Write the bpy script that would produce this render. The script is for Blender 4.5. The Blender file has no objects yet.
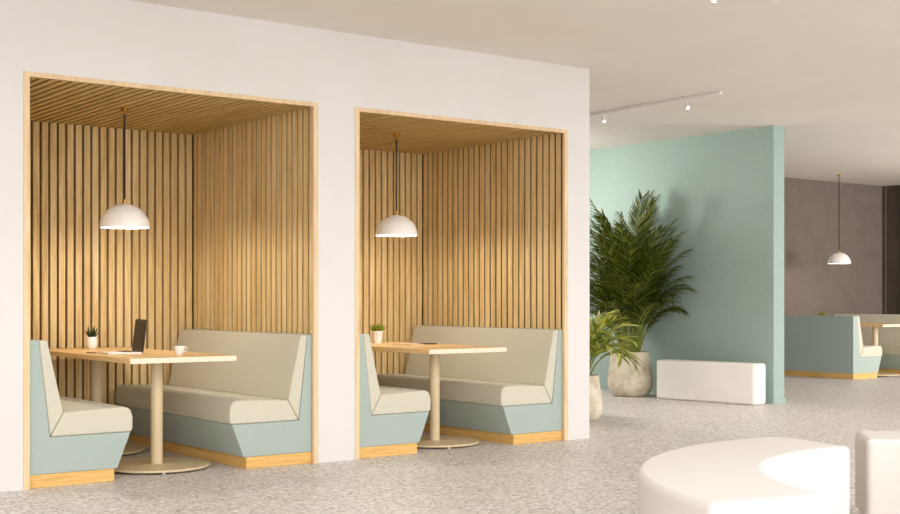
import bpy, bmesh, math, random
from mathutils import Vector, Matrix

random.seed(7)
PI = math.pi
C = bpy.context.scene.collection

# ------------------------------------------------------------------ materials
def new_mat(name):
    m = bpy.data.materials.new(name)
    m.use_nodes = True
    nt = m.node_tree
    return m, nt, nt.nodes['Principled BSDF']

def srgb(r, g, b):
    f = lambda c: (c / 255 / 12.92) if c / 255 <= 0.04045 else ((c / 255 + 0.055) / 1.055) ** 2.4
    return (f(r), f(g), f(b), 1.0)

def node(nt, t, **kw):
    n = nt.nodes.new(t)
    for k, v in kw.items():
        if k in n.inputs:
            n.inputs[k].default_value = v
        else:
            setattr(n, k, v)
    return n

def coords(nt, scale=(1, 1, 1), kind='Object'):
    tc = nt.nodes.new('ShaderNodeTexCoord')
    mp = nt.nodes.new('ShaderNodeMapping')
    mp.inputs['Scale'].default_value = scale
    nt.links.new(tc.outputs[kind], mp.inputs['Vector'])
    return mp.outputs['Vector']

def ramp(nt, fac, stops):
    r = nt.nodes.new('ShaderNodeValToRGB')
    els = r.color_ramp.elements
    while len(els) < len(stops):
        els.new(0.5)
    for e, (p, c) in zip(els, stops):
        e.position = p
        e.color = c
    nt.links.new(fac, r.inputs['Fac'])
    return r.outputs['Color']

def bump(nt, b, height, strength=0.2, dist=0.01):
    n = nt.nodes.new('ShaderNodeBump')
    n.inputs['Strength'].default_value = strength
    n.inputs['Distance'].default_value = dist
    nt.links.new(height, n.inputs['Height'])
    nt.links.new(n.outputs['Normal'], b.inputs['Normal'])

def mottled(name, c1, c2, scale=3.0, rough=0.9, bscale=60, bstr=0.05, bdist=0.004, spec=0.3):
    m, nt, b = new_mat(name)
    v = coords(nt)
    n = node(nt, 'ShaderNodeTexNoise', Scale=scale, Detail=6.0, Roughness=0.6)
    nt.links.new(v, n.inputs['Vector'])
    nt.links.new(ramp(nt, n.outputs['Fac'], [(0.35, c1), (0.65, c2)]), b.inputs['Base Color'])
    n2 = node(nt, 'ShaderNodeTexNoise', Scale=bscale, Detail=4.0)
    nt.links.new(v, n2.inputs['Vector'])
    bump(nt, b, n2.outputs['Fac'], bstr, bdist)
    b.inputs['Roughness'].default_value = rough
    b.inputs['Specular IOR Level'].default_value = spec
    return m

def plain(name, c, rough=0.5, metal=0.0, spec=0.5):
    m, nt, b = new_mat(name)
    n = node(nt, 'ShaderNodeTexNoise', Scale=40.0, Detail=3.0)
    nt.links.new(coords(nt), n.inputs['Vector'])
    d = tuple(x * 0.94 for x in c[:3]) + (1,)
    nt.links.new(ramp(nt, n.outputs['Fac'], [(0.3, d), (0.7, c)]), b.inputs['Base Color'])
    b.inputs['Roughness'].default_value = rough
    b.inputs['Metallic'].default_value = metal
    b.inputs['Specular IOR Level'].default_value = spec
    return m

def wood(name, dark, mid, light, scale=(9, 9, 0.7), rough=0.55, per_island=0.5, pores=True):
    m, nt, b = new_mat(name)
    v = coords(nt, scale)
    geo = nt.nodes.new('ShaderNodeNewGeometry')
    off = nt.nodes.new('ShaderNodeVectorMath'); off.operation = 'MULTIPLY_ADD'
    cmb = nt.nodes.new('ShaderNodeCombineXYZ')
    for k in range(3):
        nt.links.new(geo.outputs['Random Per Island'], cmb.inputs[k])
    nt.links.new(cmb.outputs[0], off.inputs[0])
    off.inputs[1].default_value = (37, 53, 71)
    nt.links.new(v, off.inputs[2])
    n = node(nt, 'ShaderNodeTexNoise', Scale=3.0, Detail=8.0, Roughness=0.62, Distortion=0.6)
    nt.links.new(off.outputs[0], n.inputs['Vector'])
    mix = nt.nodes.new('ShaderNodeMath'); mix.operation = 'MULTIPLY_ADD'
    sub = nt.nodes.new('ShaderNodeMath'); sub.operation = 'SUBTRACT'
    nt.links.new(geo.outputs['Random Per Island'], sub.inputs[0]); sub.inputs[1].default_value = 0.5
    nt.links.new(sub.outputs[0], mix.inputs[0]); mix.inputs[1].default_value = 0.22 * per_island
    nt.links.new(n.outputs['Fac'], mix.inputs[2])
    nt.links.new(ramp(nt, mix.outputs[0], [(0.30, dark), (0.5, mid), (0.70, light)]), b.inputs['Base Color'])
    b.inputs['Roughness'].default_value = rough
    b.inputs['Specular IOR Level'].default_value = 0.3
    bump(nt, b, n.outputs['Fac'], 0.12, 0.002)
    return m

def fabric(name, c1, c2, weave=260.0, rough=0.95, bstr=0.35):
    m, nt, b = new_mat(name)
    v = coords(nt)
    n = node(nt, 'ShaderNodeTexNoise', Scale=weave, Detail=2.0)
    nt.links.new(v, n.inputs['Vector'])
    nt.links.new(ramp(nt, n.outputs['Fac'], [(0.35, c1), (0.65, c2)]), b.inputs['Base Color'])
    bump(nt, b, n.outputs['Fac'], bstr, 0.003)
    b.inputs['Roughness'].default_value = rough
    b.inputs['Specular IOR Level'].default_value = 0.2
    b.inputs['Sheen Weight'].default_value = 0.15
    return m

def ribbed(name, c1, c2):
    m, nt, b = new_mat(name)
    v = coords(nt)
    w1 = node(nt, 'ShaderNodeTexWave', Scale=55.0, Distortion=0.2)
    w1.bands_direction = 'DIAGONAL'
    nt.links.new(v, w1.inputs['Vector'])
    v2 = coords(nt, (-1, 1, 1))
    w2 = node(nt, 'ShaderNodeTexWave', Scale=55.0, Distortion=0.2)
    w2.bands_direction = 'DIAGONAL'
    nt.links.new(v2, w2.inputs['Vector'])
    mx = nt.nodes.new('ShaderNodeMath'); mx.operation = 'MULTIPLY'
    nt.links.new(w1.outputs['Fac'], mx.inputs[0]); nt.links.new(w2.outputs['Fac'], mx.inputs[1])
    nt.links.new(ramp(nt, mx.outputs[0], [(0.0, c1), (0.6, c2)]), b.inputs['Base Color'])
    bump(nt, b, mx.outputs[0], 0.2, 0.002)
    b.inputs['Roughness'].default_value = 0.9
    b.inputs['Specular IOR Level'].default_value = 0.2
    return m

def terrazzo():
    m, nt, b = new_mat('terrazzo')
    v = coords(nt)
    v1 = node(nt, 'ShaderNodeTexVoronoi', Scale=55.0); nt.links.new(v, v1.inputs['Vector'])
    v2 = node(nt, 'ShaderNodeTexVoronoi', Scale=105.0); nt.links.new(v, v2.inputs['Vector'])
    s1 = nt.nodes.new('ShaderNodeSeparateColor'); nt.links.new(v1.outputs['Color'], s1.inputs[0])
    s2 = nt.nodes.new('ShaderNodeSeparateColor'); nt.links.new(v2.outputs['Color'], s2.inputs[0])
    g = lambda r, gg, bb: srgb(r, gg, bb)
    c1 = ramp(nt, s1.outputs[0], [(0.0, g(122, 112, 106)), (0.16, g(184, 176, 170)), (0.45, g(212, 205, 200)),
                                  (0.8, g(224, 218, 213)), (0.9, g(250, 247, 243))])
    c2 = ramp(nt, s2.outputs[0], [(0.0, g(162, 153, 147)), (0.5, g(210, 203, 198)), (1.0, g(240, 235, 230))])
    mx = nt.nodes.new('ShaderNodeMix'); mx.data_type = 'RGBA'
    mx.inputs[0].default_value = 0.35
    nt.links.new(c1, mx.inputs[6]); nt.links.new(c2, mx.inputs[7])
    nt.links.new(mx.outputs[2], b.inputs['Base Color'])
    b.inputs['Roughness'].default_value = 0.42
    b.inputs['Specular IOR Level'].default_value = 0.35
    return m

def leaf_mat(name, dark, mid, light):
    m, nt, b = new_mat(name)
    geo = nt.nodes.new('ShaderNodeNewGeometry')
    col = ramp(nt, geo.outputs['Random Per Island'], [(0.0, dark), (0.55, mid), (1.0, light)])
    nt.links.new(col, b.inputs['Base Color'])
    b.inputs['Roughness'].default_value = 0.45
    tr = nt.nodes.new('ShaderNodeBsdfTranslucent')
    nt.links.new(col, tr.inputs['Color'])
    ms = nt.nodes.new('ShaderNodeMixShader'); ms.inputs[0].default_value = 0.3
    nt.links.new(b.outputs[0], ms.inputs[1]); nt.links.new(tr.outputs[0], ms.inputs[2])
    nt.links.new(ms.outputs[0], nt.nodes['Material Output'].inputs['Surface'])
    return m

def enamel():
    m, nt, b = new_mat('white_opal')
    n = node(nt, 'ShaderNodeTexNoise', Scale=20.0, Detail=2.0)
    nt.links.new(coords(nt), n.inputs['Vector'])
    col = ramp(nt, n.outputs['Fac'], [(0.3, srgb(248, 245, 242)), (0.7, srgb(251, 249, 247))])
    nt.links.new(col, b.inputs['Base Color'])
    b.inputs['Roughness'].default_value = 0.35
    tr = nt.nodes.new('ShaderNodeBsdfTranslucent')
    nt.links.new(col, tr.inputs['Color'])
    ms = nt.nodes.new('ShaderNodeMixShader'); ms.inputs[0].default_value = 0.10
    nt.links.new(b.outputs[0], ms.inputs[1]); nt.links.new(tr.outputs[0], ms.inputs[2])
    nt.links.new(ms.outputs[0], nt.nodes['Material Output'].inputs['Surface'])
    return m

def emit(name, c, s):
    m, nt, b = new_mat(name)
    b.inputs['Base Color'].default_value = c
    b.inputs['Emission Color'].default_value = c
    b.inputs['Emission Strength'].default_value = s
    return m

M = {}
M['plaster'] = mottled('white_plaster', srgb(217, 213, 210), srgb(220, 217, 214), 1.6, 0.95, 30, 0.03)
M['ceiling'] = mottled('ceiling_paint', srgb(224, 217, 208), srgb(229, 223, 214), 0.8, 0.95, 30, 0.02)
M['teal_wall'] = mottled('teal_plaster', srgb(162, 183, 174), srgb(167, 188, 179), 24.0, 0.9, 70, 0.25, 0.006)
M['grey_wall'] = mottled('grey_plaster', srgb(114, 103, 96), srgb(121, 110, 102), 4.0, 0.9, 60, 0.06)
M['brown_wall'] = mottled('brown_panel', srgb(84, 74, 66), srgb(94, 84, 74), 3.0, 0.8, 60, 0.05)
M['floor'] = terrazzo()
M['slat'] = wood('oak_slats', srgb(198, 165, 110), srgb(224, 195, 140), srgb(238, 214, 166), (9, 9, 0.6))
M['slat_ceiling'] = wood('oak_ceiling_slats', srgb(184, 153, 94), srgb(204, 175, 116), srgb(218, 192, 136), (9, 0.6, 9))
M['felt'] = plain('dark_backing', srgb(9, 6, 3), 1.0, 0, 0.0)
M['trim'] = wood('oak_trim', srgb(206, 176, 134), srgb(220, 193, 152), srgb(230, 206, 168), (9, 9, 0.9), per_island=0.3)
M['plinth'] = wood('oak_plinth', srgb(204, 156, 84), srgb(222, 178, 106), srgb(232, 194, 126), (1.2, 0.7, 22), per_island=0.3)
M['table'] = wood('oak_tabletop', srgb(214, 174, 116), srgb(226, 190, 134), srgb(234, 202, 150), (9, 0.6, 9), 0.4, per_island=0)
M['lit_edge'] = plain('pale_lit_edge', srgb(240, 220, 194), 0.5)  # oak front edge coloured paler, strong light put into the colour
M['metal_cream'] = plain('cream_powder_coat', srgb(218, 198, 160), 0.45)
M['teal_fabric'] = fabric('teal_fabric', srgb(162, 176, 168), srgb(172, 185, 178), 300, bstr=0.1)
M['cream_fabric'] = fabric('cream_fabric', srgb(196, 192, 173), srgb(208, 204, 186), 220, bstr=0.15)
M['pouf'] = ribbed('white_ribbed_fabric', srgb(206, 199, 192), srgb(217, 211, 205))
M['white_box'] = mottled('white_box_fabric', srgb(238, 233, 227), srgb(243, 238, 232), 3, 0.9, 200, 0.1, 0.002)
M['stone'] = None
M['lamp_white'] = plain('white_enamel', srgb(250, 247, 245), 0.35)
M['opal'] = enamel()
M['brass'] = plain('brass', srgb(190, 146, 72), 0.3, 1.0)
M['cord'] = plain('black_cord', srgb(30, 24, 18), 0.7)
M['bulb'] = emit('lit_bulb', (1.0, 0.86, 0.68, 1), 14.0)
M['spot_lens'] = emit('lit_spot', (1.0, 0.95, 0.88, 1), 4.0)
M['white_metal'] = plain('white_track_metal', srgb(240, 234, 228), 0.5)
M['black'] = plain('black_plastic', srgb(24, 20, 18), 0.35)
M['screen'] = plain('dark_screen', srgb(34, 22, 14), 0.45)
M['silver'] = plain('silver_aluminium', srgb(228, 224, 220), 0.35, 0.3)
M['ceramic'] = plain('white_ceramic', srgb(244, 240, 236), 0.25)
M['coffee'] = plain('dark_coffee', srgb(52, 30, 16), 0.2)
M['soil'] = mottled('brown_soil', srgb(92, 56, 34), srgb(124, 80, 50), 60, 1.0, 60, 0.5, 0.01)
M['palm'] = leaf_mat('palm_leaf', srgb(44, 56, 8), srgb(80, 92, 18), srgb(138, 144, 44))
M['palm_light'] = leaf_mat('young_palm_leaf', srgb(84, 98, 20), srgb(144, 154, 46), srgb(196, 196, 92))
M['stem'] = plain('green_cane', srgb(128, 136, 62), 0.5)
M['aloe'] = leaf_mat('aloe_leaf', srgb(26, 50, 22), srgb(44, 74, 32), srgb(78, 104, 50))
M['succulent'] = leaf_mat('succulent_leaf', srgb(80, 98, 16), srgb(132, 144, 32), srgb(190, 190, 66))
M['paper'] = plain('pale_notebook_cover', srgb(214, 190, 162), 0.7)
M['pen'] = plain('grey_pen', srgb(140, 124, 104), 0.4)

def stone():
    m, nt, b = new_mat('cast_stone')
    v = coords(nt)
    n = node(nt, 'ShaderNodeTexNoise', Scale=7.0, Detail=9.0, Roughness=0.68, Distortion=0.4)
    nt.links.new(v, n.inputs['Vector'])
    nt.links.new(ramp(nt, n.outputs['Fac'], [(0.28, srgb(166, 148, 116)), (0.42, srgb(206, 193, 168)), (0.6, srgb(226, 216, 196)), (0.8, srgb(236, 228, 212))]), b.inputs['Base Color'])
    bump(nt, b, n.outputs['Fac'], 0.4, 0.01)
    b.inputs['Roughness'].default_value = 0.9
    return m
M['stone'] = stone()

# ------------------------------------------------------------------ mesh helpers
def link(name, bm, mat, parent=None, smooth=False, angle=35, bevel=0, segs=2, loc=None):
    me = bpy.data.meshes.new(name)
    bmesh.ops.recalc_face_normals(bm, faces=bm.faces)
    bm.to_mesh(me); bm.free()
    for mt in (mat if isinstance(mat, (list, tuple)) else [mat]):
        me.materials.append(mt)
    o = bpy.data.objects.new(name, me)
    C.objects.link(o)
    if parent is not None:
        o.parent = parent
    if loc is not None:
        o.location = loc
    if smooth or bevel:
        for p in me.polygons:
            p.use_smooth = True
        me.set_sharp_from_angle(angle=math.radians(angle))
    if bevel:
        md = o.modifiers.new('bevel', 'BEVEL')
        md.width = bevel; md.segments = segs; md.limit_method = 'ANGLE'; md.angle_limit = math.radians(32)
        md.harden_normals = False
        for e in me.edges:
            pass
        me.set_sharp_from_angle(angle=math.radians(180))
        wn = o.modifiers.new('normals', 'WEIGHTED_NORMAL'); wn.keep_sharp = False
    return o

def add_box(bm, x0, x1, y0, y1, z0, z1):
    vs = [bm.verts.new((x, y, z)) for x in (x0, x1) for y in (y0, y1) for z in (z0, z1)]
    for f in ((0, 1, 3, 2), (4, 6, 7, 5), (0, 4, 5, 1), (2, 3, 7, 6), (0, 2, 6, 4), (1, 5, 7, 3)):
        bm.faces.new([vs[i] for i in f])
    return vs

def box(*a):
    bm = bmesh.new(); add_box(bm, *a); return bm

def add_lathe(bm, prof, n=32, c=(0, 0, 0), close=True):
    rings = []
    for r, z in prof:
        if r < 1e-5:
            rings.append([bm.verts.new((c[0], c[1], c[2] + z))])
        else:
            rings.append([bm.verts.new((c[0] + r * math.cos(2 * PI * k / n), c[1] + r * math.sin(2 * PI * k / n), c[2] + z)) for k in range(n)])
    for a, b in zip(rings, rings[1:]):
        for k in range(n):
            k2 = (k + 1) % n
            if len(a) == 1 and len(b) == 1: continue
            if len(a) == 1: bm.faces.new((a[0], b[k2], b[k]))
            elif len(b) == 1: bm.faces.new((a[k], a[k2], b[0]))
            else: bm.faces.new((a[k], a[k2], b[k2], b[k]))

def lathe(prof, n=32, c=(0, 0, 0)):
    bm = bmesh.new(); add_lathe(bm, prof, n, c); return bm

def add_tube(bm, pts, r0, r1=None, n=8, cap=True):
    r1 = r0 if r1 is None else r1
    pts = [Vector(p) for p in pts]
    rings = []
    ref = Vector((0.13, 0.21, 0.97))
    for i, p in enumerate(pts):
        d = (pts[min(i + 1, len(pts) - 1)] - pts[max(i - 1, 0)]).normalized()
        if abs(d.dot(ref)) > 0.97: ref2 = Vector((1, 0, 0))
        else: ref2 = ref
        u = d.cross(ref2).normalized(); w = d.cross(u)
        t = i / max(1, len(pts) - 1); r = r0 + (r1 - r0) * t
        rings.append([bm.verts.new(p + (u * math.cos(2 * PI * k / n) + w * math.sin(2 * PI * k / n)) * r) for k in range(n)])
    for a, b in zip(rings, rings[1:]):
        for k in range(n):
            bm.faces.new((a[k], a[(k + 1) % n], b[(k + 1) % n], b[k]))
    if cap:
        bm.faces.new(rings[0]); bm.faces.new(rings[-1])

def prism(poly, y0, y1):
    """closed polygon of (x, z) points pushed along Y"""
    bm = bmesh.new()
    a = [bm.verts.new((x, y0, z)) for x, z in poly]
    b = [bm.verts.new((x, y1, z)) for x, z in poly]
    bm.faces.new(a); bm.faces.new(b[::-1])
    for k in range(len(poly)):
        k2 = (k + 1) % len(poly)
        bm.faces.new((a[k], a[k2], b[k2], b[k]))
    return bm

def thing(name, label, cat, loc=(0, 0, 0), rz=0, group=None):
    o = bpy.data.objects.new(name, None)
    o.empty_display_size = 0.2
    C.objects.link(o)
    o.location = loc; o.rotation_euler = (0, 0, rz)
    o['label'] = label; o['category'] = cat
    if group: o['group'] = group
    return o

def tag(o, label, cat, group=None):
    o['label'] = label; o['category'] = cat
    if group: o['group'] = group
    return o

def struct(name, bm, mat, **kw):
    o = link(name, bm, mat, **kw)
    o['kind'] = 'structure'
    return o

def dup(root, loc, rz=None, label=None):
    r = root.copy(); C.objects.link(r)
    r.location = loc
    if rz is not None: r.rotation_euler = (0, 0, rz)
    if label: r['label'] = label
    for ch in list(root.children):
        c = ch.copy(); C.objects.link(c); c.parent = r
        for g in list(ch.children):
            d = g.copy(); C.objects.link(d); d.parent = c
    return r

# ------------------------------------------------------------------ room shell
CEIL = 3.08
WY = 7.69                      # face of the white wall with the alcoves
BACK = 12.73                   # far grey wall
XR = 18.97                     # far right wall
BX0, BX1, BY = 11.30, 11.485, 8.97    # teal partition

struct('floor', box(-5, 20, -3, 13.2, -0.12, 0), M['floor'])
struct('ceiling', box(-5, 20, 3.6, 13.2, CEIL, CEIL + 0.15), M['ceiling'])

ALC = [(2.572, 4.659), (4.971, 7.047)]
INNER = [(2.580, 4.687), (4.965, 7.072)]    # slat faces inside, a little wider than the openings
OPEN_H = 2.552
TR = 0.037                     # jamb width
WEND = 7.296
bm = bmesh.new()
add_box(bm, -5, ALC[0][0], WY, WY + 0.02, 0, CEIL)
add_box(bm, ALC[0][1], ALC[1][0], WY, WY + 0.02, 0, CEIL)
add_box(bm, ALC[1][1], WEND, WY, WY + 0.02, 0, CEIL)
for a, b in ALC:
    add_box(bm, a, b, WY, WY + 0.02, OPEN_H, CEIL)
struct('wall_front', bm, M['plaster'])
struct('wall_side', box(WEND - 0.1, WEND, WY + 0.02, 9.96, 0, CEIL), M['plaster'])
struct('wall_rear', box(-5, WEND - 0.1, 9.86, 9.96, 0, CEIL), M['plaster'])

def slat_panel(name, frame, n, pitch, w, t, length, mat):
    """slats along local Z, spread along local X, facing local -Y; frame = matrix"""
    bm = bmesh.new()
    for k in range(n):
        x = (k + 0.5) * pitch
        add_box(bm, x - w / 2, x + w / 2, 0, t, 0, length)
    for f in bm.faces: f.material_index = 0
    k0 = len(bm.faces)
    add_box(bm, -0.002 if t < 0.03 else -0.03, n * pitch + (0.002 if t < 0.03 else 0.03), t - 0.002, t + 0.015, 0, length)
    bm.faces.ensure_lookup_table()
    for f in bm.faces[k0:]: f.material_index = 1
    bmesh.ops.transform(bm, matrix=frame, verts=bm.verts)
    o = struct(name, bm, [mat, M['felt']])
    return o

def basis(o, ex, ey, ez):
    m = Matrix.Identity(4)
    for i, v in enumerate((ex, ey, ez)):
        for j in range(3): m[j][i] = v[j]
    for j in range(3): m[j][3] = o[j]
    return m

NB = 9.75
for k, (a, b) in enumerate(ALC):
    i0, i1 = INNER[k]
    w = i1 - i0
    side = ('left', 'right')[k]
    slat_panel('wall_%s_alcove_back' % side, basis((i0, NB, 0), (1, 0, 0), (0, 1, 0), (0, 0, 1)), 31, w / 31, w / 31 * 0.73, 0.040, 2.575, M['slat'])
    d = NB - (WY + 0.022)
    slat_panel('wall_%s_alcove_right' % side, basis((i1, WY + 0.022, 0), (0, 1, 0), (1, 0, 0), (0, 0, 1)), 26, d / 26, d / 26 * 0.73, 0.011, 2.575, M['slat'])
    slat_panel('wall_%s_alcove_left' % side, basis((i0, WY + 0.022, 0), (0, 1, 0), (-1, 0, 0), (0, 0, 1)), 26, d / 26, d / 26 * 0.73, 0.011, 2.575, M['slat'])
    slat_panel('ceiling_%s_alcove' % side, basis((i0, WY + 0.022, 2.541), (1, 0, 0), (0, 0, 1), (0, 1, 0)), 31, w / 31, w / 31 * 0.68, 0.020, d, M['slat_ceiling'])
    bm = bmesh.new()
    add_box(bm, a, a + TR, WY - 0.006, WY + 0.02, 0, OPEN_H)
    add_box(bm, b - TR, b, WY - 0.006, WY + 0.02, 0, OPEN_H)
    add_box(bm, a + TR, b - TR, WY - 0.006, WY + 0.02, OPEN_H - 0.028, OPEN_H)
    struct('trim_%d' % (k + 1), bm, M['trim'])

struct('wall_partition', box(BX0, BX1, BY, BACK, 0, CEIL), M['teal_wall'])
bm = bmesh.new()
add_box(bm, BX0 - 0.012, BX0, BY - 0.012, BACK, 0, 0.065)
add_box(bm, BX0, BX1, BY - 0.012, BY, 0, 0.065)
add_box(bm, BX1, BX1 + 0.012, BY - 0.012, BACK, 0, 0.065)
struct('baseboard_partition', bm, M['teal_wall'])
struct('wall_back', box(-5, 20, BACK, BACK + 0.2, 0, CEIL), M['grey_wall'])
struct('wall_right', box(XR, XR + 0.2, -3, BACK, 0, CEIL), M['brown_wall'])
bm = bmesh.new()
add_box(bm, XR - 0.05, XR, BACK - 0.06, BACK, 0, CEIL)
add_box(bm, XR - 0.03, XR, BACK - 0.42, BACK - 0.34, 0, CEIL)
struct('trim_3', bm, M['brown_wall'])

# ------------------------------------------------------------------ booth benches
BL = 1.975                      # length along Y
def make_bench(label, loc):
    t = thing('booth_bench', label, 'bench', loc, 0, 'booth benches')
    y0, y1 = -BL / 2, BL / 2
    link('plinth', prism([(0.004, 0), (0.58, 0), (0.58, 0.080), (0.004, 0.080)], y0 + 0.003, y1), M['plinth'], t, bevel=0.003)
    shell = [(0, 0.0802), (0.600, 0.0802), (0.690, 0.308), (0.163, 0.308), (0.093, 0.910), (0, 0.910)]
    link('shell', prism(shell, y0, y1), M['teal_fabric'], t, bevel=0.006)
    back = [(0.0935, 0.910), (0.148, 0.908), (0.249, 0.456), (0.1645, 0.312)]
    link('back_cushion', prism(back, y0, y1), M['cream_fabric'], t, bevel=0.012, segs=3)
    seat = [(0.1655, 0.309), (0.2500, 0.4565), (0.640, 0.473), (0.674, 0.465), (0.693, 0.444), (0.705, 0.400), (0.703, 0.335), (0.696, 0.309)]
    link('seat_cushion', prism(seat, y0 - 0.004, y1), M['cream_fabric'], t, bevel=0.014, segs=3)
    return t

ctr = [3.633, 6.018, 16.627]
HW = 1.051
BYC = [7.714 + BL / 2, 7.714 + BL / 2, 10.950 + BL * 0.89 / 2]
b0 = make_bench('teal and cream booth bench on the left of the left wooden alcove', (ctr[0] - HW, BYC[0], 0))
dup(b0, (ctr[0] + HW, BYC[0], 0), PI, 'teal and cream booth bench on the right of the left alcove, behind the laptop table')
dup(b0, (ctr[1] - HW, BYC[1], 0), 0, 'teal and cream booth bench on the left of the right wooden alcove')
dup(b0, (ctr[1] + HW, BYC[1], 0), PI, 'teal and cream booth bench on the right of the right wooden alcove')
f0 = dup(b0, (ctr[2] - HW, BYC[2], 0), 0, 'far booth bench showing its teal back, before the grey wall')
f1 = dup(b0, (ctr[2] + HW, BYC[2], 0), PI, 'far booth bench facing us behind the far table, by the picture edge')

f0.scale = f1.scale = (1, 0.89, 1)

# ------------------------------------------------------------------ tables
TZ = 0.780
def make_table(label, loc, TL=1.97, cy=0.543):
    t = thing('booth_table', label, 'table', loc, 0, 'booth tables')
    h = 0.034
    link('tabletop', box(-0.379, 0.379, -TL / 2 + 0.002, TL / 2, TZ - h, TZ), M['table'], t, bevel=0.002)
    link('lit_edge_strip', box(-0.379, 0.379, -TL / 2 - 0.002, -TL / 2 + 0.0015, TZ - h, TZ), M['lit_edge'], t)  # thin paler strip painting the bright light on the front edge
    for y in (-cy, cy):
        bm = lathe([(0, 0.012), (0.350, 0.012), (0.358, 0.016), (0.358, 0.026), (0.353, 0.030), (0.06, 0.032), (0.052, 0.034), (0, 0.034)], 64, (0, y, 0))
        bs = link('base_disc', bm, M['metal_cream'], t, smooth=True)
        for k in range(4):
            an = 2 * PI * k / 4 - 1.85
            link('glide', lathe([(0, 0), (0.012, 0), (0.012, 0.013), (0, 0.013)], 10, (0.32 * math.cos(an), y + 0.32 * math.sin(an), 0)), M['white_metal'], bs)
        link('pedestal', lathe([(0, 0.033), (0.041, 0.033), (0.041, TZ - h - 0.012), (0.075, TZ - h - 0.008), (0.075, TZ - h), (0, TZ - h)], 32, (0, y, 0)), M['metal_cream'], t, smooth=True)
    return t
TY = [7.682 + 0.985, 7.682 + 0.985, 10.92 + 0.885]
t0 = make_table('oak booth table holding the laptop and cup, in the left alcove', (ctr[0], TY[0], 0))
dup(t0, (ctr[1] - 0.008, TY[1], 0), 0, 'oak booth table with notebook and phone on it, in the right alcove')
make_table('far booth table between two benches by the grey wall', (ctr[2], TY[2], 0), 1.77, 0.50)

# ------------------------------------------------------------------ pendant lamps
LZ = 1.674
def make_lamp(label, loc, top, rod):
    t = thing('pendant_lamp', label, 'lamp', loc, 0, 'dome pendant lamps')
    R = 0.177; H = 0.174
    prof = []
    for k in range(17):
        a = PI / 2 * k / 16
        prof.append((max(R * math.cos(a), 0), H * math.sin(a)))
    inner = [(max(r - 0.005, 0), max(z - 0.004, 0)) for r, z in prof]
    inner[-1] = (0, H - 0.005)
    bm = lathe(inner[::-1] + prof, 48)
    link('lamp_shade', bm, M['opal'], t, smooth=True, angle=60)
    link('cap', lathe([(0, H - 0.004), (0.018, H - 0.003), (0.018, H + 0.006), (0.010, H + 0.010), (0.010, H + 0.030), (0, H + 0.030)], 20), M['brass'], t, smooth=True)
    bm = bmesh.new(); add_tube(bm, [(0, 0, H + 0.028), (0, 0, top - 0.03)], 0.0065, n=10)
    link('cord', bm, M['cord'], t, smooth=True)
    link('canopy', lathe([(0, top - 0.045), (0.012, top - 0.045), (0.012, top - 0.026), (0.029, top - 0.024), (0.029, top), (0, top)], 24), M['brass'], t, smooth=True)
    link('bulb', lathe([(0, 0.030), (0.022, 0.036), (0.036, 0.055), (0.040, 0.075), (0.034, 0.100), (0.018, 0.125), (0.016, 0.165), (0, 0.165)], 20), M['bulb'], t, smooth=True)
    return t
LAMP_POS = [(ctr[0], TY[0] + 0.01, LZ + 0.004), (ctr[1], TY[1] + 0.005, LZ + 0.016), (ctr[2], TY[2] + 0.14, LZ + 0.028)]
make_lamp('white dome pendant lamp hanging over the laptop table in the left alcove', LAMP_POS[0], 2.542 - LAMP_POS[0][2], True)
make_lamp('white dome pendant lamp hanging over the table in the right alcove', LAMP_POS[1], 2.542 - LAMP_POS[1][2], True)
make_lamp('white dome pendant lamp on a long cord before the grey wall', LAMP_POS[2], CEIL - LAMP_POS[2][2], True)

# ------------------------------------------------------------------ things on the tables
def leaf_blade(bm, base, d, up, length, width, curl=0.2, seg=4, thick=0.0):
    """a tapering folded blade of 2*seg faces"""
    d = d.normalized(); s = d.cross(up).normalized(); u = s.cross(d)
    rows = []
    for i in range(seg + 1):
        t = i / seg
        c = base + d * (length * t) + u * (-curl * length * t * t)
        w = width * (math.sin(PI * min(1, (t * 0.86 + 0.14))) ** 0.8) * 0.5
        if i == seg: w = 0.0004
        rows.append((bm.verts.new(c - s * w + u * w * 0.35), bm.verts.new(c), bm.verts.new(c + s * w + u * w * 0.35)))
    for a, b in zip(rows, rows[1:]):
        bm.faces.new((a[0], a[1], b[1], b[0])); bm.faces.new((a[1], a[2], b[2], b[1]))

def fat_leaf(bm, base, d, length, r, curl=0.15):
    d = d.normalized()
    pts = []
    for i in range(6):
        t = i / 5
        pts.append(base + d * (length * t) + Vector((0, 0, 1)) * (curl * length * t * t))
    ref = Vector((0, 0, 1)) if abs(d.z) < 0.95 else Vector((1, 0, 0))
    s = d.cross(ref).normalized(); u = s.cross(d)
    prof = [0.75, 1.0, 0.95, 0.75, 0.42, 0.04]
    rings = []
    for p, q in zip(pts, prof):
        rings.append([bm.verts.new(p + s * math.cos(2 * PI * k / 8) * r * q + u * math.sin(2 * PI * k / 8) * r * q * 0.5) for k in range(8)])
    for a, b in zip(rings, rings[1:]):
        for k in range(8):
            bm.faces.new((a[k], a[(k + 1) % 8], b[(k + 1) % 8], b[k]))
    bm.faces.new(rings[0]); bm.faces.new(rings[-1])

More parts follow.
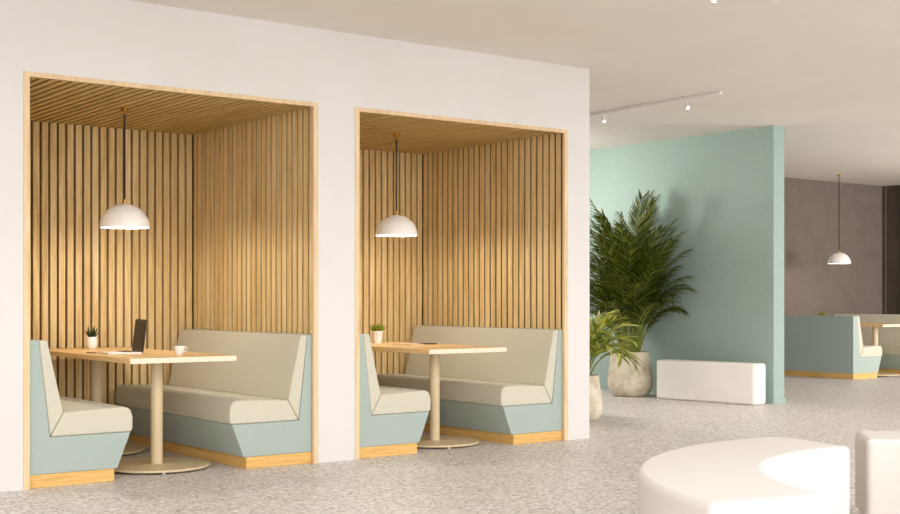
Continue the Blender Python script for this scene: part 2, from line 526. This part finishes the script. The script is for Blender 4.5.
GP = 'small potted plants on the tables'
t = thing('potted_aloe', 'small spiky dark green plant in a white egg pot beside the laptop', 'plant', (3.655, 9.36, TZ), 0, GP)
link('pot', lathe([(0, 0), (0.026, 0), (0.036, 0.012), (0.042, 0.038), (0.042, 0.068), (0.0395, 0.092), (0.036, 0.092), (0.036, 0.080), (0, 0.080)], 28), M['ceramic'], t, smooth=True)
link('soil', lathe([(0, 0.0805), (0.0355, 0.0805), (0.0355, 0.083), (0, 0.084)], 20), M['soil'], t)
for k in range(17):
    bm = bmesh.new()
    an = k * 2.4; tilt = 0.15 + 0.75 * (k / 17)
    d = Vector((math.cos(an) * math.sin(tilt), math.sin(an) * math.sin(tilt), math.cos(tilt)))
    fat_leaf(bm, Vector((0.012 * math.cos(an), 0.012 * math.sin(an), 0.082)), d, 0.100 - 0.028 * (k / 17), 0.0085, 0.02)
    link('leaf', bm, M['aloe'], t, smooth=True, angle=80)

def make_succulent(label, loc):
    t = thing('potted_succulent', label, 'plant', loc, 0, GP)
    prof = []
    bm = bmesh.new()
    n = 48
    rings = []
    for r, z in [(0, 0), (0.036, 0), (0.037, 0.004), (0.046, 0.088), (0.049, 0.090), (0.049, 0.106), (0.043, 0.106), (0.042, 0.094), (0, 0.094)]:
        if r == 0:
            rings.append([bm.verts.new((0, 0, z))]); continue
        rings.append([bm.verts.new(((r + (0.0018 * math.cos(12 * 2 * PI * k / n) if 0.003 < z < 0.089 else 0)) * math.cos(2 * PI * k / n),
                                    (r + (0.0018 * math.cos(12 * 2 * PI * k / n) if 0.003 < z < 0.089 else 0)) * math.sin(2 * PI * k / n), z)) for k in range(n)])
    for a, b in zip(rings, rings[1:]):
        for k in range(n):
            k2 = (k + 1) % n
            if len(a) == 1: bm.faces.new((a[0], b[k2], b[k]))
            elif len(b) == 1: bm.faces.new((a[k], a[k2], b[0]))
            else: bm.faces.new((a[k], a[k2], b[k2], b[k]))
    link('pot', bm, M['ceramic'], t, smooth=True)
    link('soil', lathe([(0, 0.0945), (0.0415, 0.0945), (0.0415, 0.098), (0, 0.100)], 20), M['soil'], t)
    for k in range(22):
        bm = bmesh.new()
        an = k * 2.4; tilt = 0.1 + 1.15 * (k / 22)
        d = Vector((math.cos(an) * math.sin(tilt), math.sin(an) * math.sin(tilt), math.cos(tilt)))
        fat_leaf(bm, Vector((0.016 * math.cos(an), 0.016 * math.sin(an), 0.099)), d, 0.066 + 0.016 * (k / 22), 0.020, 0.06)
        link('leaf', bm, M['succulent'], t, smooth=True, angle=80)
    return t
s0 = make_succulent('small yellow-green succulent in a ribbed white pot, on the right alcove table', (6.085, 9.06, TZ))
dup(s0, (16.45, 12.13, TZ), 0.7, 'small yellow-green succulent peeking over the far teal bench back')

# laptop: hinge along Y, screen faces -X (left bench)
t = thing('laptop', 'open silver laptop with dark screen on the left alcove table', 'laptop', (3.615, 8.42, TZ), math.radians(-8))
link('keyboard_base', box(-0.24, 0.0, -0.14, 0.14, 0.0, 0.014), M['silver'], t, bevel=0.004)
bm = bmesh.new()
for r in range(5):
    for c in range(13):
        add_box(bm, -0.115 + r * 0.019, -0.115 + r * 0.019 + 0.016, -0.126 + c * 0.0195, -0.126 + c * 0.0195 + 0.0165, 0.0138, 0.0160)
link('keys', bm, M['black'], t)
link('touchpad', box(-0.215, -0.145, -0.055, 0.055, 0.0138, 0.0146), M['silver'], t)
lid = link('lid', box(-0.004, 0.004, -0.14, 0.14, 0.0, 0.226), M['black'], t, bevel=0.003, loc=(0.006, 0, 0.015))
lid.rotation_euler = (0, math.radians(7), 0)
sc = link('screen', box(-0.0055, -0.0042, -0.130, 0.130, 0.014, 0.214), M['screen'], lid)
bm = bmesh.new(); add_tube(bm, [(0.004, -0.12, 0.010), (0.004, 0.12, 0.010)], 0.006, n=10)
link('hinge', bm, M['black'], t, smooth=True)

t = thing('pen', 'grey pen lying on the table beside the laptop', 'pen', (3.36, 8.62, TZ), math.radians(100))
bm = bmesh.new(); add_tube(bm, [(-0.07, 0, 0.005), (0.052, 0, 0.005)], 0.005, n=10)
link('barrel', bm, M['pen'], t, smooth=True)
bm = bmesh.new(); add_tube(bm, [(0.052, 0, 0.005), (0.070, 0, 0.005)], 0.0046, 0.0008, n=10)
link('tip', bm, M['silver'], t, smooth=True)

t = thing('coffee_cup', 'white coffee cup with handle on the left alcove table front', 'cup', (3.775, 8.07, TZ), math.radians(-50))
link('cup_bowl', lathe([(0, 0), (0.021, 0), (0.022, 0.005), (0.031, 0.018), (0.037, 0.036), (0.039, 0.058), (0.0365, 0.058), (0.034, 0.036), (0.028, 0.020), (0, 0.012)], 32), M['ceramic'], t, smooth=True)
link('coffee', lathe([(0, 0.0470), (0.0350, 0.0470), (0.0350, 0.0485), (0, 0.0485)], 28), M['coffee'], t)
bm = bmesh.new()
add_tube(bm, [(0.0355, 0, 0.050), (0.048, 0, 0.052), (0.059, 0, 0.046), (0.061, 0, 0.034), (0.052, 0, 0.022), (0.0335, 0, 0.020)], 0.0042, n=8)
link('handle', bm, M['ceramic'], t, smooth=True, angle=80)

t = thing('notebook', 'pale closed notebook lying on the right alcove table', 'notebook', (6.10, 8.62, TZ), math.radians(8))
link('cover', box(-0.075, 0.075, -0.105, 0.105, 0, 0.009), M['paper'], t, bevel=0.002)
link('pages', box(-0.073, 0.0765, -0.103, 0.103, 0.002, 0.0072), M['lamp_white'], t)
t = thing('smartphone', 'black smartphone lying beside the notebook', 'phone', (6.285, 8.60, TZ), math.radians(35))
link('phone_body', box(-0.037, 0.037, -0.075, 0.075, 0, 0.009), M['black'], t, bevel=0.003)
link('screen', box(-0.034, 0.034, -0.071, 0.071, 0.0088, 0.0095), M['screen'], t)

# ------------------------------------------------------------------ palms
def frond(bm_r, bm_l, base, az, tilt0, length, arch, n=26, lf=0.27, lw=0.022, start=0.28, droop=0.35, twist=0.0, sway=0.0):
    p = Vector(base); pts = [p.copy()]; dirs = []
    seg = 16
    for i in range(seg):
        t = i / seg
        tilt = tilt0 + arch * t ** 1.6
        a = az + sway * t
        d = Vector((math.cos(a) * math.sin(tilt), math.sin(a) * math.sin(tilt), math.cos(tilt)))
        p = p + d * (length / seg); pts.append(p.copy()); dirs.append(d)
    dirs.append(dirs[-1])
    add_tube(bm_r, pts, 0.009, 0.002, n=6)
    side0 = Vector((-math.sin(az + twist), math.cos(az + twist), 0))
    for k in range(n):
        t = start + (1 - start) * (k + 0.5) / n
        i = min(int(t * seg), seg - 1); f = t * seg - i
        c = pts[i].lerp(pts[i + 1], f); d = dirs[i]
        u = (side0.cross(d)).normalized()
        if u.z < 0: u = -u
        tt = (t - start) / (1 - start)
        L = lf * (0.45 + 0.75 * math.sin(PI * (0.15 + 0.78 * tt))) * random.uniform(0.9, 1.08)
        for s in (-1, 1):
            ang = 0.95 - 0.50 * tt + random.uniform(-0.08, 0.08)
            ld = d * math.cos(ang) + side0 * s * math.sin(ang) + u * (0.28 + random.uniform(-0.1, 0.1))
            leaf_blade(bm_l, c, ld, u, L, lw * random.uniform(0.85, 1.1), droop * random.uniform(0.6, 1.3), 4)

def pot_profile(rt, rm, rb, h):
    pts = [(0, 0), (rb * 0.9, 0), (rb, h * 0.015)]
    for k in range(1, 13):
        t = k / 12
        # belly low down, narrowing towards the rim
        if t < 0.28:
            q = t / 0.28; r = rb + (rm - rb) * math.sin(q * PI / 2)
        else:
            q = (t - 0.28) / 0.72; r = rm + (rt - rm) * (q * q * (3 - 2 * q) * 0.5 + q * 0.5)
        pts.append((r, h * t))
    pts += [(rt - 0.012, h + 0.006), (rt - 0.03, h - 0.004), (rt - 0.035, h - 0.05), (0, h - 0.05)]
    return pts

def potted(name, label, loc, rt, rm, rb, h, fronds, lmat, room, leafkw):
    t = thing(name, label, 'plant', loc, 0, 'potted palms by the teal wall')
    link('pot', lathe(pot_profile(rt, rm, rb, h), 48), M['stone'], t, smooth=True, angle=50)
    link('soil', lathe([(0, h - 0.049), (rt - 0.036, h - 0.049), (rt - 0.036, h - 0.035), (rt * 0.5, h - 0.018), (0, h - 0.012)], 32), M['soil'], t, smooth=True)
    for (bx, by, az, tilt, length, arch, sw) in fronds:
        bl = bmesh.new(); br = bmesh.new()
        frond(br, bl, (bx, by, h - 0.03), az, tilt, length, arch, sway=sw, **leafkw)
        if room:                                   # leaves that reach the wall bend along it
            for b_ in (bl, br):
                for v in b_.verts:
                    if v.co.x > 0: v.co.x = room * (1 - math.exp(-v.co.x / room))
        f = link('frond', bl, lmat, t)
        link('stalk', br, M['stem'], f, smooth=True)
    return t

random.seed(21)
fr = []
N = 74
for k in range(N):
    q = k / (N - 1)
    az = k * 2.39996 + random.uniform(-0.25, 0.25)
    r = 0.02 + 0.085 * math.sqrt(q)
    length = 1.98 - 1.05 * q + random.uniform(-0.16, 0.08)
    tilt = 0.02 + 0.26 * q
    arch = 0.50 + 1.25 * q + random.uniform(-0.12, 0.18)
    fr.append((r * math.cos(az), r * math.sin(az), az, tilt, length, arch, random.uniform(-0.3, 0.3)))
potted('potted_palm', 'tall feathery palm in a big pale stone pot before the teal wall', (10.86, 10.74, 0), 0.232, 0.272, 0.205, 0.525, fr, M['palm'], 0.34,
       dict(n=40, lf=0.21, lw=0.015, start=0.33, droop=0.6))

random.seed(5)
fr = []
for k in range(20):
    q = k / 19
    az = k * 2.39996
    r = 0.02 + 0.05 * math.sqrt(q)
    fr.append((r * math.cos(az), r * math.sin(az), az, 0.10 + 0.30 * q, 0.74 - 0.12 * q + random.uniform(-0.05, 0.05), 1.2 + 1.45 * q, random.uniform(-0.2, 0.2)))
potted('potted_palm', 'small bright leafy palm in a stone pot, half hidden by the white wall end', (8.36, 8.92, 0), 0.165, 0.205, 0.160, 0.425, fr, M['palm_light'], None,
       dict(n=18, lf=0.19, lw=0.026, start=0.34, droop=0.40))

# ------------------------------------------------------------------ white box bench and poufs
def rounded(name, bm, mat, label, cat, bevel, group=None):
    o = link(name, bm, mat, bevel=bevel, segs=4)
    return tag(o, label, cat, group)
seat = rounded('box_seat', box(0, 0.245, 0, 1.33, 0.0, 0.452), M['white_box'],
        'long low white upholstered box seat against the teal wall', 'bench', 0.03)
seat.location = (10.925, 8.935, 0); seat.rotation_euler = (0, 0, math.radians(6.0))

def ring_sector(cx, cy, ri, ro, a0, a1, h, label):
    t = thing('curved_pouf', label, 'pouf', (cx, cy, 0), 0, 'curved white poufs')
    bm = bmesh.new()
    n = 40
    lo, hi = [], []
    for z, store in ((0.025, lo), (h, hi)):
        for k in range(n + 1):
            a = math.radians(a0 + (a1 - a0) * k / n)
            store.append((bm.verts.new((ri * math.cos(a), ri * math.sin(a), z)), bm.verts.new((ro * math.cos(a), ro * math.sin(a), z))))
    for k in range(n):
        bm.faces.new((hi[k][0], hi[k][1], hi[k + 1][1], hi[k + 1][0]))
        bm.faces.new((lo[k][0], lo[k + 1][0], lo[k + 1][1], lo[k][1]))
        bm.faces.new((lo[k][0], hi[k][0], hi[k + 1][0], lo[k + 1][0]))
        bm.faces.new((lo[k][1], lo[k + 1][1], hi[k + 1][1], hi[k][1]))
    for k in (0, n):
        bm.faces.new((lo[k][0], lo[k][1], hi[k][1], hi[k][0]))
    link('cushion', bm, M['pouf'], t, bevel=0.030, segs=5)
    for an in (a0 + 2.6, (a0 + a1) / 2, a1 - 2.6):
        for r in (ri + 0.05, ro - 0.05):
            a = math.radians(an)
            link('foot', lathe([(0, 0), (0.022, 0), (0.022, 0.026), (0, 0.026)], 16, (r * math.cos(a), r * math.sin(a), 0)), M['black'], t)
    return t
ring_sector(5.035, 2.562, 1.16, 1.69, 79.0, 166.3, 0.452, 'large white curved quarter-ring pouf in the foreground')
ring_sector(4.722, 3.064, 1.16, 1.625, -42.0, 42.3, 0.452, 'white curved pouf cut off by the right picture edge, beside the quarter-ring pouf')

# ------------------------------------------------------------------ ceiling track lights
def spot(parent, x, y, z, dx, dy):
    """white head on a short stem, tipped by (dx, dy)"""
    bm = bmesh.new()
    add_tube(bm, [(x, y, z), (x, y, z - 0.040)], 0.006, n=8)
    d = Vector((dx, dy, -1)).normalized()
    c = Vector((x, y, z - 0.050))
    add_tube(bm, [c - d * 0.018, c + d * 0.036], 0.018, n=20)
    hd = link('spot_head', bm, M['white_metal'], parent, smooth=True)
    bm = bmesh.new()
    add_tube(bm, [c + d * 0.0355, c + d * 0.038], 0.016, n=20)
    link('lens', bm, M['spot_lens'], hd)

t = thing('track_light', 'white ceiling track with two small spots before the teal wall', 'light', (9.05, 8.2, CEIL), 0, 'ceiling tracks')
link('rail', box(-0.018, 0.018, -0.42, 2.6, -0.030, 0.0), M['white_metal'], t, bevel=0.003)
spot(t, 0.0, 1.13, -0.03, -0.35, -0.75)
spot(t, 0.0, 0.0, -0.03, -0.35, -0.75)
t = thing('track_light', 'white ceiling track end at the very top of the picture', 'light', (6.50, 5.12, CEIL), 0, 'ceiling tracks')
link('rail', box(-2.4, 0.0, -0.018, 0.018, -0.030, 0.0), M['white_metal'], t, bevel=0.003)
spot(t, -0.60, 0.0, -0.03, 0.0, 0.4)

# ------------------------------------------------------------------ camera
cam = bpy.data.cameras.new('camera')
co = bpy.data.objects.new('camera', cam); C.objects.link(co)
co.location = (0, 0, 1.17)
yaw = math.atan2(2122 - 445, 1262)
co.rotation_euler = (PI / 2, 0, yaw - PI / 2)
cam.sensor_fit = 'HORIZONTAL'; cam.sensor_width = 36
cam.lens = 36 * 1262 / 900
cam.shift_x = 5 / 900
cam.shift_y = 41 / 900
cam.clip_end = 200
bpy.context.scene.camera = co

# ------------------------------------------------------------------ light
def area(name, loc, target, sx, sy, power, col):
    l = bpy.data.lights.new(name, 'AREA')
    l.shape = 'RECTANGLE'; l.size = sx; l.size_y = sy; l.energy = power; l.color = col
    o = bpy.data.objects.new(name, l); C.objects.link(o)
    o.location = loc
    o.rotation_euler = (Vector(target) - Vector(loc)).to_track_quat('-Z', 'Y').to_euler()
    return o
area('window_daylight', (-5.0, -6.0, 4.4), (4.6, 7.6, 0.6), 4.0, 6.5, 600, (1.0, 0.97, 0.955))
area('side_window_daylight', (7.0, -6.0, 4.4), (9.0, 8.0, 0.6), 9.0, 7.5, 640, (1.0, 0.97, 0.955))
area('right_fill_light', (18.3, 6.0, 1.6), (14.5, 10.6, 0.5), 4.0, 2.4, 430, (1.0, 0.97, 0.955))  # unseen fill light added to brighten the far booth area
area('rear_lounge_daylight', (9.5, 12.4, 2.25), (11.1, 10.0, 1.3), 0.6, 0.8, 68, (1.0, 0.95, 0.9))
for p in LAMP_POS:
    l = bpy.data.lights.new('pendant_bulb_light', 'POINT')
    l.energy = 29 if p[0] < 10 else 5; l.color = (1.0, 0.88, 0.73); l.shadow_soft_size = 0.045
    o = bpy.data.objects.new('pendant_bulb_light', l); C.objects.link(o)
    o.location = (p[0], p[1], p[2] + 0.02)

for x, y in ((9.03, 8.14), (9.03, 9.27)):
    l = bpy.data.lights.new('track_spot_light', 'SPOT')
    l.energy = 60; l.color = (1.0, 0.93, 0.84); l.spot_size = 1.9; l.spot_blend = 0.8; l.shadow_soft_size = 0.03
    o = bpy.data.objects.new('track_spot_light', l); C.objects.link(o)
    o.location = (x - 0.04, y - 0.05, CEIL - 0.16)
    o.rotation_euler = Vector((0.1, -0.2, -1)).to_track_quat('-Z', 'Y').to_euler()

w = bpy.data.worlds.new('World'); bpy.context.scene.world = w
w.use_nodes = True
bg = w.node_tree.nodes['Background']
bg.inputs[0].default_value = (1.0, 0.985, 0.97, 1)
bg.inputs[1].default_value = 1.75

vs = bpy.context.scene.view_settings
vs.view_transform = 'Standard'; vs.look = 'None'; vs.gamma = 1.0
vs.use_curve_mapping = False
vs.exposure = 0.0
